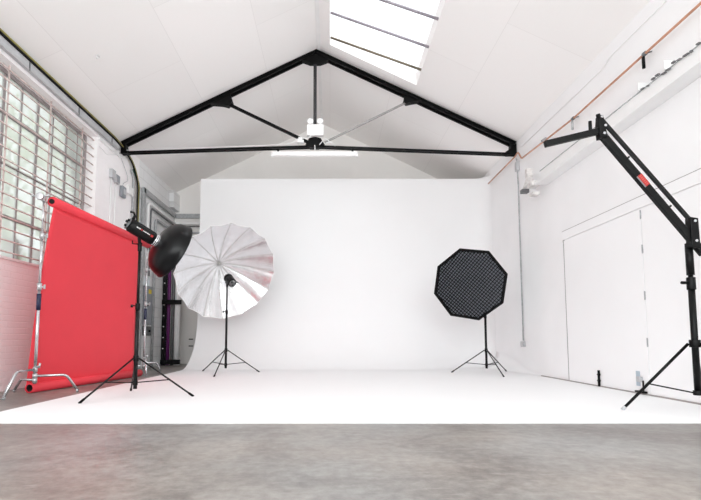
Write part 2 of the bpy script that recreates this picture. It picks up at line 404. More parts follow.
# ------------------------------------------------------------------ cyclorama (infinity cove), one continuous white shell
def cyclorama():
    CX1, CY1, H1, XC0 = XR-0.002, 10.25, 4.275, -2.95
    ra = 0.3; pl = []     # plan curve: (point, inward normal, cove radius, height)
    def sm(t): t = max(0, min(1, t)); return t*t*(3-2*t)
    for i in range(9):
        y = 7.86 + (CY1-ra-7.86)*i/8
        r_ = 0.03 + 0.33*sm(i/7); pl.append(((CX1, y), (-1, 0), r_, r_+0.005))
    for i in range(9):
        a = (PI/2)*i/8
        pl.append(((CX1-ra+ra*math.cos(a), CY1-ra+ra*math.sin(a)), (-math.cos(a), -math.sin(a)), 0.36, H1))
    for i in range(1, 33):
        x = CX1-ra + (XC0-(CX1-ra))*i/32
        t = (CX1-ra-x)/1.6
        pl.append(((x, CY1), (0, -1), 0.36+0.78*sm(t), H1))
    rows = []
    for (p, n, r, h) in pl:
        row = []
        for k in range(17):
            a = (PI/2)*k/16
            d = r - r*math.sin(a); z = r - r*math.cos(a)
            row.append((p[0]+n[0]*d, p[1]+n[1]*d, max(0.012, z)))
        row.append((p[0], p[1], h))
        rows.append(row)
    mb = MB(); mb.grid(rows)
    # top capping and timber return behind the cut left end
    mb.box(XC0, CX1-ra, CY1+0.002, CY1+0.09, H1-0.09, H1)
    return mb
cyclorama().struct('wall_cyclorama', M['cyc'])
MB().box(-2.95, 3.28, 10.26, 10.36, 0.0, 4.18).struct('wall_cyclorama_studwork', M['gable'])
MB().prism([(-2.87, 3.575, 0.0), (XR-0.005, 3.575, 0.0), (XR-0.005, 9.9, 0.0), (-2.95, 9.9, 0.0)], (0, 0, 0.01)).struct('floor_painted_white', M['cyc'])

# ------------------------------------------------------------------ right wall: doors, header, beam, pier
def door_leaf(n, y0, y1):
    d = MB().box(XR-0.02, XR, y0+0.005, y1-0.005, 0.025, 2.125).struct('door_%d' % n, M['door'], bevel=0.003)
    return d
d2 = door_leaf(1, 5.175, 6.92); d3 = door_leaf(2, 3.3, 5.175)
for z in (2.06, 1.66, 1.13, 0.60):
    mb = MB(); mb.cyl((XR-0.024, 5.175, z-0.05), (XR-0.024, 5.175, z+0.05), 0.007, 10)
    mb.box(XR-0.022, XR-0.019, 5.165, 5.19, z-0.045, z+0.045); mb.build('hinge', M['galv'], d2)
MB().box(XR-0.022, XR, 3.3, 6.97, 2.14, 2.27).struct('trim_2', M['door'], bevel=0.003)
MB().box(XR-0.008, XR, 6.93, 6.97, 0.02, 2.15).struct('trim_3', M['door'])
MB().box(XR-0.03, XR-0.001, 1.5, 7.82, 0.0105, 0.024).struct('baseboard_right', M['skirt'])
MB().box(XR-0.004, XR, 3.3, 6.985, 2.27, 2.285).struct('shade_line_4', M['gapshade'])  # thin grey line in place of shade along the header's top edge
MB().box(XR-0.021, XR, 6.921, 6.929, 0.025, 2.14).struct('shade_line_5', M['gapshade'])  # upright grey strip standing in for shade between door leaf and frame
# bolt, latch
b = thing('door_drop_bolt', 'short black vertical drop bolt at the foot of the white folding doors', 'door bolt', (XR-0.03, 6.125, 0.03))
mb = MB(); mb.cyl((XR-0.036, 6.125, 0.014), (XR-0.036, 6.125, 0.225), 0.015, 10); mb.build('rod', M['black'], b)
for z in (0.08, 0.16): MB().box(XR-0.052, XR-0.0205, 6.108, 6.142, z, z+0.02).build('bracket', M['black'], b)
MB().cyl((XR-0.0515, 6.125, 0.20), (XR-0.056, 6.125, 0.20), 0.008, 8).build('bolt_head', M['chrome'], b)
b = thing('door_floor_lock', 'small steel lock plate and catch low down beside the door hinges', 'door lock', (XR-0.03, 5.36, 0.05))
MB().box(XR-0.027, XR-0.0205, 5.33, 5.395, 0.10, 0.27).build('plate', M['bluegrey'], b, bevel=0.002)
mb = MB(); mb.box(XR-0.06, XR-0.027, 5.28, 5.35, 0.15, 0.21); mb.build('catch', M['greyplastic'], b, bevel=0.004)
mb = MB(); mb.cyl((XR-0.045, 5.25, 0.03), (XR-0.045, 5.25, 0.17), 0.009, 10); mb.box(XR-0.06, XR-0.021, 5.22, 5.38, 0.03, 0.05); mb.build('floor_bolt', M['black'], b)

# beam over the doors
beam = thing('steel_beam', 'long white painted steel beam running along the right wall above the folding doors', 'beam', (XR-0.1, 4.8, 3.2))
MB().box(XR-0.20, XR-0.001, 1.2, 7.40, 3.165, 3.205).build('lower_flange', M['trimwhite'], beam)
MB().box(XR-0.10, XR-0.001, 1.2, 7.40, 3.205, 3.40).build('web', M['trimwhite'], beam)
MB().box(XR-0.115, XR-0.001, 1.2, 7.42, 3.40, 3.403).build('edge_strip', M['galv'], beam)
mb = MB()
for y in (3.0, 3.9, 4.55, 4.95):
    mb.box(XR-0.13, XR-0.001, y-0.012, y+0.012, 3.412, 3.50+0.02*random.random())
mb.build('hanger', M['trimwhite'], beam)
mb = MB()
random.seed(3)
for i in range(11):
    y = 4.1 + i*0.075 + random.random()*0.03
    mb.obox((XR-0.125, y, 3.40+random.uniform(-0.02, 0.02)), (1,0,0), (0,1,0.1), (0,-0.1,1), 0.012, random.uniform(0.01, 0.03), random.uniform(0.003, 0.009))
mb.build('chipped_mortar', M['greysteel'], beam)
# ragged bracket stubs at the beam's far end
br = thing('beam_end_bracket', 'chipped white iron bracket stubs on the wall pier at the far beam end', 'bracket', (XR-0.15, 7.6, 3.25))
mb = MB(); mb.obox((XR-0.15, 7.80, 3.33), (1,0,0), (0,0.75,-0.66), (0,0.66,0.75), 0.05, 0.16, 0.016); mb.box(XR-0.2, XR-0.1, 7.7, 7.78, 3.40, 3.56); mb.build('arm', M['chipped'], br, bevel=0.004)
for q in ((XR-0.24, XR-0.1, 7.43, 7.62, 3.17, 3.25), (XR-0.22, XR-0.1, 7.45, 7.6, 3.02, 3.07)): MB().box(*q).build('foot', M['chipped'], br, bevel=0.004)
mb = MB(); mb.box(XR-0.23, XR-0.11, 7.83, 7.93, 3.18, 3.24); mb.build('stub', M['galvdark'], br)
for y, z in ((7.48, 3.27), (7.56, 3.27)): MB().cyl((XR-0.2, y, z-0.03), (XR-0.2, y, z+0.02), 0.014, 6).build('bolt', M['chipped'], br)

# copper pipe
PXp = 3.50
cp = thing('copper_pipe', 'long copper pipe with a kink running high along the right wall', 'pipe', (PXp, 6, 3.8))
pts = fillet([(PXp, 1.0, 3.80), (PXp, 6.4, 3.80), (PXp-0.01, 7.0, 3.83), (PXp-0.02, 8.12, 3.90), (PXp-0.02, 8.27, 4.08), (PXp, 8.46, 4.07), (PXp, 9.93, 4.05)], 0.03)
MB().tube(pts, 0.0135, 10).build('pipe_run', M['copper'], cp)
for y, m in ((4.88, M['black']), (6.39, M['galv']), (3.3, M['galv'])):
    MB().cyl((PXp, y-0.02, 3.80), (PXp, y+0.02, 3.80), 0.024, 12).build('pipe_clip', M['galvdark'], cp)
    mb = MB(); mb.tube([(PXp, y, 3.80), (XR, y, 3.83)], 0.008, 8); mb.build('wall_stem', M['galvdark'], cp)
    mb = MB(); mb.cyl((PXp-0.01, y+0.01, 3.77), (PXp-0.01, y+0.01, 3.64), 0.017, 12); mb.build('hanging_plug', m, cp)
MB().cyl((PXp-0.032, 7.16, 3.85), (PXp-0.036, 7.28, 3.856), 0.019, 12).build('coupling', M['chrome'], cp)

# conduit with socket on right wall
cd = thing('wall_conduit', 'thin galvanised conduit dropping down the right wall from the truss end', 'conduit', (XR-0.02, 8.5, 0.5))
MB().tube(fillet([(XR-0.03, 8.5, 4.05), (XR-0.03, 8.5, 3.84), (XR-0.02, 8.5, 3.6), (XR-0.02, 8.5, 0.60)], 0.1), 0.013, 8).build('tube', M['galv'], cd)
MB().box(XR-0.06, XR-0.001, 8.45, 8.54, 3.80, 3.98).build('junction_box', M['greyplastic'], cd, bevel=0.006)
so = thing('wall_socket', 'small grey metal socket box at the foot of the conduit on the right wall', 'wall socket', (XR-0.03, 8.5, 0.52))
MB().box(XR-0.055, XR-0.001, 8.45, 8.55, 0.49, 0.585).build('box', M['galv'], so, bevel=0.004)
MB().box(XR-0.062, XR-0.055, 8.46, 8.54, 0.50, 0.575).build('face_plate', M['alu'], so, bevel=0.002)

# thin surface cable high on the right wall and the roof edge
cable = MB().tube(fillet([(XR-0.012, 2.0, 4.20), (XR-0.012, 5.6, 4.22), (XR-0.012, 5.75, 4.16), (XR-0.012, 8.3, 4.2)], 0.05), 0.006, 6).build('wall_cable', M['trimwhite'])
tag(cable, 'thin white painted cable clipped along the top of the right wall', 'cable')

# ================================================================== ROOF TRUSS
TY = 8.6
tr = thing('roof_truss', 'black painted steel roof truss spanning the studio below the white ceiling', 'roof truss', (RIDGE_X, TY, 4.2))
def rafter(x0):
    a = Vector((x0, TY, zc(x0)-0.012)); b = Vector((RIDGE_X-0.06, TY, RIDGE_Z-0.012)); d = (b-a).normalized()
    sgn = 1 if x0 < RIDGE_X else -1
    n = Vector((K*sgn, 0, -1)).normalized()
    mb = MB()
    for s in (-1, 1):
        off = Vector((0, s*0.045, 0))
        mb.bar(a+off+n*0.042, b+off+n*0.042, 0.012, 0.075, up=n)
        mb.bar(a+off*1.2+n*0.012, b+off*1.2+n*0.012, 0.04, 0.014, up=n)
        mb.bar(a+off*1.3+n*0.078, b+off*1.3+n*0.078, 0.04, 0.010, up=n)
    return mb
rafter(XL+0.01).build('rafter', M['black'], tr); rafter(XR-0.01).build('rafter', M['black'], tr)
TZ0, TZ1 = 4.19, 4.325
XM = -0.29
def tie(xa, za, xb, zb):
    mb = MB()
    for s in (-1, 1): mb.bar((xa, TY+s*0.02, za), (xb, TY+s*0.02, zb), 0.01, 0.05); mb.bar((xa, TY+s*0.035, za-0.02), (xb, TY+s*0.035, zb-0.02), 0.03, 0.01)
    return mb
tie(XL+0.01, TZ0+0.01, XM, TZ1).build('tie_beam', M['black'], tr)
tie(XR-0.01, TZ0-0.02, XM, TZ1).build('tie_beam', M['black'], tr)
mb = MB(); mb.bar((XM, TY, TZ1), (XM, TY, 6.2), 0.03, 0.064, up=(1,0,0)); mb.build('king_post', M['darksteel'], tr)
MB().bar((-2.1, TY, 5.24), (-0.42, TY, 4.41), 0.045, 0.052, up=(0,0,1)).build('strut', M['black'], tr)
MB().bar((1.58, TY, 5.26), (-0.1, TY, 4.41), 0.02, 0.036, up=(0,0,1)).build('strut', M['palesteel'], tr, label='thinner grey strut on the right side')
def plate(pts, name='gusset_plate'):
    MB().prism([(x, TY-0.062, z) for x, z in pts], (0, 0.124, 0)).build(name, M['black'], tr)
plate([(-0.29-0.26, 6.05), (-0.29-0.10, 5.99), (-0.29+0.10, 5.99), (-0.29+0.26, 6.05), (-0.29+0.1, 6.14), (-0.29-0.1, 6.14)])
plate([(-2.32, 5.17), (-2.08, 5.15), (-1.97, 5.12), (-1.88, 5.20), (-1.93, 5.36), (-2.2, 5.23)])
plate([(1.74, 5.22), (1.56, 5.19), (1.48, 5.17), (1.42, 5.23), (1.46, 5.37), (1.66, 5.27)])
plate([(-0.47, 4.34), (-0.40, 4.47), (-0.29, 4.50), (-0.18, 4.47), (-0.10, 4.34), (-0.22, 4.29), (-0.38, 4.29)])
plate([(3.57, 4.16), (3.57, 4.36), (3.47, 4.40), (3.46, 4.27), (3.36, 4.20), (3.4, 4.15)])
plate([(XL+0.02, 4.17), (XL+0.02, 4.36), (XL+0.10, 4.36), (XL+0.12, 4.24), (XL+0.16, 4.18)])
for x in (-0.42, -0.29, -0.16):
    MB().cyl((x, TY-0.07, 4.36), (x, TY-0.062, 4.36), 0.018, 6).build('bolt', M['black'], tr)

# fluorescent batten under the tie
fl = thing('fluorescent_batten', 'long white fluorescent batten light hanging under the middle of the black truss', 'ceiling light', (-0.295, 8.5, 4.14))
MB().box(-1.11, 0.52, 8.46, 8.54, 4.145, 4.175).build('housing', M['white'], fl, bevel=0.006)
MB().box(-1.085, 0.495, 8.465, 8.535, 4.10, 4.145).build('diffuser', M['lens'], fl, bevel=0.012)
for x in (-1.12, 0.49): MB().box(x, x+0.04, 8.47, 8.53, 4.092, 4.14).build('end_cap', M['white'], fl, bevel=0.004)
for x in (-0.99, 0.43):
    mb = MB(); mb.prism([(x-0.028, 8.49, 4.24), (x+0.028, 8.49, 4.24), (x+0.01, 8.49, 4.175), (x-0.01, 8.49, 4.175)], (0, 0.03, 0)); mb.build('hanger', M['black'], fl)
# emergency twin spot
em = thing('emergency_light', 'white emergency light box with two round spots at the centre of the truss', 'emergency light', (-0.28, 8.5, 4.52))
MB().box(-0.44, -0.125, 8.45, 8.53, 4.485, 4.705).build('battery_box', M['white'], em, bevel=0.01)
for x in (-0.375, -0.19):
    mb = MB(); mb.lathe((x, 8.47, 4.76), (0, -1, 0.05), [(-0.05, 0.02), (-0.03, 0.045), (0.0, 0.055), (0.03, 0.06), (0.035, 0.05)], 20, cap0=True); sp = mb.build('spot', M['white'], em)
    MB().lathe((x, 8.47, 4.76), (0, -1, 0.05), [(0.028, 0.052), (0.036, 0.03), (0.038, 0.001)], 20).build('lens', M['lens'], sp)
    MB().cyl((x, 8.48, 4.70), (x, 8.48, 4.73), 0.012, 8).build('swivel', M['white'], em)
# white cable loops by the centre plate
def loopc(pts, label):
    o = MB().tube(fillet(pts, 0.05, 5), 0.008, 6).build('white_cable', M['white']); tag(o, label, 'cable')
loopc([(-0.36, 8.45, 4.48), (-0.42, 8.46, 4.42), (-0.52, 8.46, 4.44), (-0.60, 8.46, 4.36), (-0.5, 8.47, 4.34), (-0.62, 8.47, 4.44), (-0.7, 8.48, 4.35), (-0.85, 8.53, 4.345), (-1.4, 8.55, 4.32), (-3.9, 8.55, 4.235)],
      'white cable looped left of the truss centre plate and along the tie')
loopc([(-0.2, 8.45, 4.30), (-0.14, 8.46, 4.38), (-0.08, 8.46, 4.44), (0.0, 8.46, 4.35), (-0.1, 8.46, 4.33), (0.02, 8.47, 4.37), (0.08, 8.48, 4.31), (0.1, 8.48, 4.29)],
      'white cable loop just right of the truss centre plate')
loopc([(-0.29, 8.47, 4.30), (-0.285, 8.48, 4.24), (-0.29, 8.49, 4.176)], 'short white cable dropping into the fluorescent batten')
jb = MB().box(-0.62, -0.5, 8.44, 8.52, 4.345, 4.40).box(-0.60, -0.53, 8.45, 8.5, 4.40, 4.45).build('junction_box', M['white'], None, bevel=0.005)
tag(jb, 'small white junction box on the tie left of the centre plate', 'junction box')

# ================================================================== LEFT WALL SERVICES
ct = thing('cable_trunking', 'galvanised cable trunking along the top of the left wall over the window', 'cable trunking', (XL+0.05, 6, 4.2))
MB().box(XL+0.002, XL+0.05, 1.5, 8.42, 4.175, 4.285).build('tray', M['greyplastic'], ct)
MB().box(XL+0.05, XL+0.056, 1.5, 8.42, 4.17, 4.19).build('lip', M['alu'], ct)
for y in (4.6, 5.8, 7.0, 8.1): MB().box(XL+0.05, XL+0.058, y, y+0.02, 4.17, 4.287).build('joint_clip', M['galvdark'], ct)
def bundle(dx, dz, r, m, label, dyv):
    xo = XL + 0.03 + dx
    pts = fillet([(xo, 1.5, 4.30+dz), (xo, 8.35, 4.29+dz), (xo-0.01, 8.98+dyv, 4.17+dz*0.5), (xo, 9.26+dyv, 3.85), (xo, 9.28+dyv, 0.02)], 0.28, 8)
    o = MB().tube(pts, r, 8).build('cable', m); tag(o, label, 'cable')
bundle(0.03, 0.012, 0.018, M['blackplastic'], 'thick black cable along the left roof edge, lowest of the bunch, turning down the wall', 0.0)
bundle(0.035, 0.046, 0.013, M['olive'], 'yellow-green cable along the left roof edge turning down the wall', 0.045)
bundle(0.012, 0.066, 0.009, M['blackplastic'], 'thin black cable at the top of the bunch along the left roof edge', 0.08)
o = MB().tube(fillet([(XL+0.03, 9.0, 4.02), (XL+0.03, 9.12, 3.9), (XL+0.03, 9.14, 0.02)], 0.1), 0.022, 8).build('conduit', M['galv']); tag(o, 'galvanised conduit down the left wall, nearest the window, behind the beauty dish stand', 'conduit')
o = MB().tube(fillet([(XL+0.025, 9.1, 4.06), (XL+0.025, 9.40, 3.86), (XL+0.025, 9.42, 0.02)], 0.1), 0.02, 8).build('conduit', M['green']); tag(o, 'dark green conduit running down the left wall beside the cables', 'conduit')
# small boxes and their conduits
for (y0, y1, z0, z1, nm, lb, yc) in ((8.15, 8.30, 3.56, 3.73, 'junction_box', 'light grey square box high on the left pier, nearest the window', 8.2),
                                (8.33, 8.47, 3.53, 3.69, 'junction_box', 'mid grey square box high on the left pier, beside the paler box', 8.38)):
    t = thing(nm, lb, 'junction box', (XL+0.03, (y0+y1)/2, z0))
    MB().box(XL+0.001, XL+0.06, y0, y1, z0, z1).build('box', M['greyplastic'], t, bevel=0.006)
    MB().box(XL+0.06, XL+0.066, y0+0.015, y1-0.015, z0+0.015, z1-0.015).build('lid', M['greyplastic'] if yc < 8.3 else M['panel'], t)
    MB().tube([(XL+0.02, yc, z0), (XL+0.02, yc, 0.02)], 0.014, 8).build('conduit_drop', M['trimwhite'], t)
t = thing('isolator_switch', 'grey rounded switch box hanging on a cable on the left pier', 'switch box', (XL+0.03, 8.55, 3.25))
MB().box(XL+0.001, XL+0.07, 8.57, 8.74, 3.34, 3.56).build('box', M['panel'], t, bevel=0.02)
MB().box(XL+0.07, XL+0.078, 8.61, 8.70, 3.40, 3.50).build('switch_plate', M['greyplastic'], t, bevel=0.01)
MB().tube(fillet([(XL+0.03, 8.65, 3.56), (XL+0.03, 8.66, 3.62), (XL+0.03, 8.86, 3.74), (XL+0.03, 8.82, 3.85), (XL+0.03, 8.45, 4.15)], 0.1), 0.006, 6).build('cable', M['greyplastic'], t)
o = MB().box(XL+0.001, XL+0.05, 8.86, 9.10, 3.50, 3.66).build('blank_plate', M['trimwhite'], None, bevel=0.005); tag(o, 'pale blank box plate on the left wall beside the cables', 'wall box')
# white cornice mouldings at the top of the pier
MB().box(XL, XL+0.035, 7.72, 8.6, 4.08, 4.12).struct('trim_6', M['trimwhite'])
o = MB().tube(fillet([(XL-0.15, 7.68, 3.98), (XL+0.02, 7.75, 3.97), (XL+0.02, 8.0, 3.93), (XL+0.02, 8.5, 4.12)], 0.05), 0.006, 6).build('wall_cable', M['trimwhite']); tag(o, 'thin cable from the window corner across the left pier', 'cable')

# rear trunking: large duct with bend, then two conduits inside it
def duct(y, z, s, m, name, part, label, cat, rnd=False, xe=-2.6, yz0=0.02, bw=0.0):
    x = XL + 0.045
    yb = YB - 0.06 - bw
    pts = [(x, y, yz0), (x, y, z), (x, yb, z-0.02), (xe, yb, z-0.02)]
    mb = MB()
    if rnd:
        mb.tube(fillet(pts, 0.12), s, 10)
        o = mb.build(name, m)
    else:
        mb.bar(pts[0], (x, y, z+s), s*1.0, s*2.2, up=(0,1,0))
        mb.bar((x, y-s, z), (x, yb, z-0.02), s, s*2.2)
        mb.bar((x, yb, z-0.02), (xe, yb, z-0.02), s, s*2.2)
        o = mb.build(name, m, None, bevel=0.004)
    tag(o, label, cat); return o
# the pier at the rear corner is skirted by the ducts
duct(9.62, 3.80, 0.05, M['galv'], 'steel_duct', '', 'square galvanised duct turning along the rear left corner, uppermost of the runs', 'duct', xe=-2.5)
duct(9.86, 3.60, 0.032, M['trimwhite'], 'conduit', '', 'white round conduit bending beneath the square duct at the rear corner', 'conduit', True, xe=-2.5, yz0=2.0)
duct(10.02, 3.53, 0.018, M['galvdark'], 'conduit', '', 'dark steel conduit just under the white one at the rear corner', 'conduit', True, xe=-2.5, yz0=2.0)
duct(10.32, 3.36, 0.030, M['galv'], 'conduit', '', 'galvanised conduit, lowest bend of the rear corner runs', 'conduit', True, xe=-2.5)

# electrical panel, notice, small box
t = thing('electrical_panel', 'tall grey electrical panel box on the left wall behind the red backdrop', 'electrical panel', (XL+0.06, 9.82, 0.9))
MB().box(XL+0.001, XL+0.13, 9.71, 10.04, 0.93, 1.76).build('cabinet', M['panel'], t, bevel=0.008)
MB().box(XL+0.13, XL+0.138, 9.73, 10.02, 0.96, 1.73).build('door', M['panel'], t, bevel=0.004)
MB().box(XL+0.138, XL+0.142, 9.8, 9.95, 1.60, 1.69).build('warning_label', M['yellow'], t)
MB().box(XL+0.138, XL+0.155, 9.75, 9.77, 1.3, 1.4).build('handle', M['blackplastic'], t)
o = MB().box(XL+0.0, XL+0.012, 9.72, 10.15, 1.79, 1.98).build('paper_notice', M['paper']); tag(o, 'white paper notice on the wall above the grey electrical panel', 'notice')
t = thing('isolator_switch', 'small dark grey switch box just below the electrical panel', 'switch box', (XL+0.06, 10.0, 0.85))
MB().box(XL+0.001, XL+0.10, 9.85, 10.12, 0.70, 0.90).build('box', M['galvdark'], t, bevel=0.008)
MB().cyl((XL+0.10, 9.98, 0.8), (XL+0.13, 9.98, 0.8), 0.025, 12).build('rotary_knob', M['blackplastic'], t)

# backdrop rolls on a rack in the rear corner
rk = thing('backdrop_rack', 'black upright rack with clamps holding spare backdrop rolls in the rear corner', 'rack', (-3.82, 11.05, 0))
MB().box(XL+0.01, XL+0.105, 10.97, 11.02, 0.0, 3.05).build('post', M['blackplastic'], rk)
for z in (1.52, 0.10):
    MB().box(XL+0.01, XL+0.47, 10.93, 10.99, z-0.07, z+0.04).build('clamp', M['blackplastic'], rk, bevel=0.008)
for i in range(9):
    MB().cyl((XL+0.055, 10.955, 0.4+i*0.26), (XL+0.055, 10.97, 0.4+i*0.26), 0.014, 8).build('peg', M['trimwhite'], rk)
for x, r, m, l in ((-3.885, 0.042, M['purple'], 'deep purple paper backdrop roll standing upright in the rear corner rack'),
                   (-3.785, 0.04, M['galvdark'], 'dark grey backdrop roll standing between the purple and pale rolls'),
                   (-3.67, 0.066, M['greypaper'], 'pale grey paper backdrop roll standing upright at the right of the rack')):
    t = thing('backdrop_roll', l, 'backdrop roll', (x, 11.06, 0), 'spare backdrop rolls in the corner')
    mb = MB(); mb.lathe((x, 11.065, 0.004), (0,0,1), [(0, r*0.5), (0, r), (2.72, r), (2.72, r*0.5), (0, r*0.5)], 20); mb.build('paper', m, t)
    MB().lathe((x, 11.065, 0.002), (0,0,1), [(0, r*0.35), (0, r*0.5), (2.76, r*0.5), (2.76, r*0.35), (0, r*0.35)], 16).build('core', M['cardboard'], t)
for z in (0.45, 0.62):
    o = MB().tube([(-3.54, YB-0.005, z), (-3.54, YB-0.1, z), (-3.44, YB-0.1, z)], 0.012, 8).build('wall_hook', M['blackplastic']); tag(o, 'small black hook on the rear wall beside the spare rolls, %s of the two' % ('lower' if z < 0.5 else 'upper'), 'hook')

# ================================================================== C-STANDS AND RED BACKDROP
RA, RB = Vector((-3.34, 5.42, 2.285)), Vector((-3.195, 7.98, 2.285))      # top roll axis
BA, BB = Vector((-3.535, 5.47, 0.062)), Vector((-3.22, 7.85, 0.062))       # bottom roll axis
def c_stand(x, y, top, dirs, label, heights=(0.285, 0.21, 0.16), bend=0.32, foot=0.49):
    t = thing('c_stand', label, 'c-stand', (x, y, 0))
    MB().cyl((x, y, 0.12), (x, y, 1.28), 0.0175, 16).build('lower_column', M['chrome'], t)
    MB().cyl((x, y, 1.28), (x, y, 1.9), 0.0145, 16).build('middle_column', M['chrome'], t)
    MB().cyl((x, y, 1.9), (x, y, top), 0.012, 16).build('upper_column', M['chrome'], t)
    MB().cyl((x, y, 0.98), (x, y, 1.17), 0.025, 16).build('grip_sleeve', M['navy'], t)
    for z in (1.25, 1.86):
        mb = MB(); mb.cyl((x, y, z-0.035), (x, y, z+0.045), 0.027, 16)
        mb.tube([(x, y, z), (x+0.06, y-0.02, z)], 0.009, 8); c = mb.build('collar', M['alu'], t)
        MB().obox((x+0.075, y-0.025, z), (1,-0.3,0), (0.3,1,0), (0,0,1), 0.012, 0.006, 0.026).build('wing_knob', M['alu'], c, bevel=0.003)
    for h, a, foot in zip(heights, dirs, (foot+0.02, foot-0.04, foot-0.01)):
        d = Vector((math.cos(a), math.sin(a), 0)); p = Vector((x, y, 0))
        pts = [p + d*0.015 + Vector((0,0,h)), p + d*bend + Vector((0,0,h+0.0)), p + d*foot + Vector((0,0,0.014))]
        lg = MB().tube(fillet(pts, 0.05, 8), 0.0155, 12).build('leg', M['chrome'], t)
        MB().cyl(p + d*(foot-0.004) + Vector((0,0,0.002)), p + d*(foot-0.012) + Vector((0,0,0.03)), 0.017, 12).build('foot_cap', M['alu'], lg)
        MB().cyl((x, y, h-0.028), (x, y, h+0.028), 0.026, 16).build('leg_hub', M['alu'], t)
    mb = MB(); mb.tube([(x, y, heights[0]+0.03), (x+0.07, y-0.03, heights[0]+0.04)], 0.009, 8); mb.cyl((x+0.06, y-0.03, heights[0]+0.02), (x+0.075, y-0.035, heights[0]+0.075), 0.012, 8)
    mb.build('locking_lever', M['alu'], t)
    # grip head
    hz = top
    mb = MB(); mb.cyl((x, y, hz-0.05), (x, y, hz+0.02), 0.022, 12)
    mb.build('spigot', M['alu'], t)
    g = MB(); g.lathe((x-0.02, y-0.04, hz), (0.2, -1, 0), [(-0.03, 0.0), (-0.03, 0.042), (-0.01, 0.045), (-0.01, 0.03), (0.01, 0.03), (0.01, 0.045), (0.03, 0.042), (0.03, 0.0)], 20)
    g.cyl((x-0.06, y-0.03, hz-0.01), (x+0.09, y-0.03, hz+0.02), 0.013, 10)
    gh = g.build('grip_head', M['alu'], t, bevel=0.002)
    k = MB(); k.tube([(x-0.07, y-0.03, hz-0.005), (x-0.12, y-0.02, hz+0.02)], 0.009, 8); k.ball((x-0.125, y-0.02, hz+0.02), 0.017); k.build('tee_handle', M['alu'], gh)
    return t
a1 = math.radians(-88)
c_stand(-3.43, 5.40, 2.33, (math.radians(-90), math.radians(37), math.radians(148)), 'chrome c-stand at the near end of the red backdrop, feet in full view')
c_stand(-3.27, 8.14, 2.30, (math.radians(-62), math.radians(58), math.radians(178)), 'chrome c-stand at the far end of the red backdrop, beyond the black light stand', foot=0.40, bend=0.27)
bd = thing('red_backdrop', 'red paper backdrop unrolled between two c-stands by the left wall', 'backdrop', ((RA+RB)/2).to_tuple()[:2]+(0,))
ax = (RB-RA).normalized()
MB().lathe(RA, ax, [(0, 0.028), (0, 0.062), ((RB-RA).length, 0.062), ((RB-RA).length, 0.028)], 28).build('top_roll', M['red'], bd)
MB().lathe(RA - ax*0.02, ax, [(0, 0.018), (0, 0.029), ((RB-RA).length+0.04, 0.029), ((RB-RA).length+0.04, 0.018), (0, 0.018)], 20).build('cardboard_core', M['cardboard'], bd)
MB().cyl(RA - ax*0.03, RB + ax*0.10, 0.016, 12).build('crossbar', M['blacksheen'], bd)
bx = (BB-BA).normalized()
MB().lathe(BA, bx, [(0, 0.0445), (0, 0.058), ((BB-BA).length, 0.058), ((BB-BA).length, 0.0445), (0, 0.0445)], 28).build('bottom_roll', M['red'], bd)
MB().lathe(BA + bx*0.01, bx, [(0, 0.036), (0, 0.0443), ((BB-BA).length-0.01, 0.0443), ((BB-BA).length-0.01, 0.036), (0, 0.036)], 20).build('bottom_core', M['cardboard'], bd)
sheet = MB(); rows = []
front = Vector((1, -0.08, 0)).normalized()
for j in range(41):
    v = j/40
    row = []
    for i in range(31):
        u = i/30
        a = RA.lerp(RB, 0.004+u*0.885) + front*0.012 - Vector((0,0,0.06)) - Vector((0,0,0.0)); b = BA.lerp(BB, 0.004+u*0.955) - front*0.050 + Vector((0,0,0.0))
        p = a.lerp(b, v)
        p += front*(-0.035*math.sin(PI*v) + 0.010*math.sin(PI*v)*math.sin(7*u+2*v) + 0.02*math.exp(-((v-0.97)/0.05)**2)*0)
        row.append(p)
    rows.append(row)
sheet.grid(rows); sheet.build('paper_sheet', M['red'], bd, solid=0.0025)
o = MB().ball((-3.04, 7.78, 0.055), 0.052).build('red_ball', M['red'])
bpy.data.objects.remove(o)

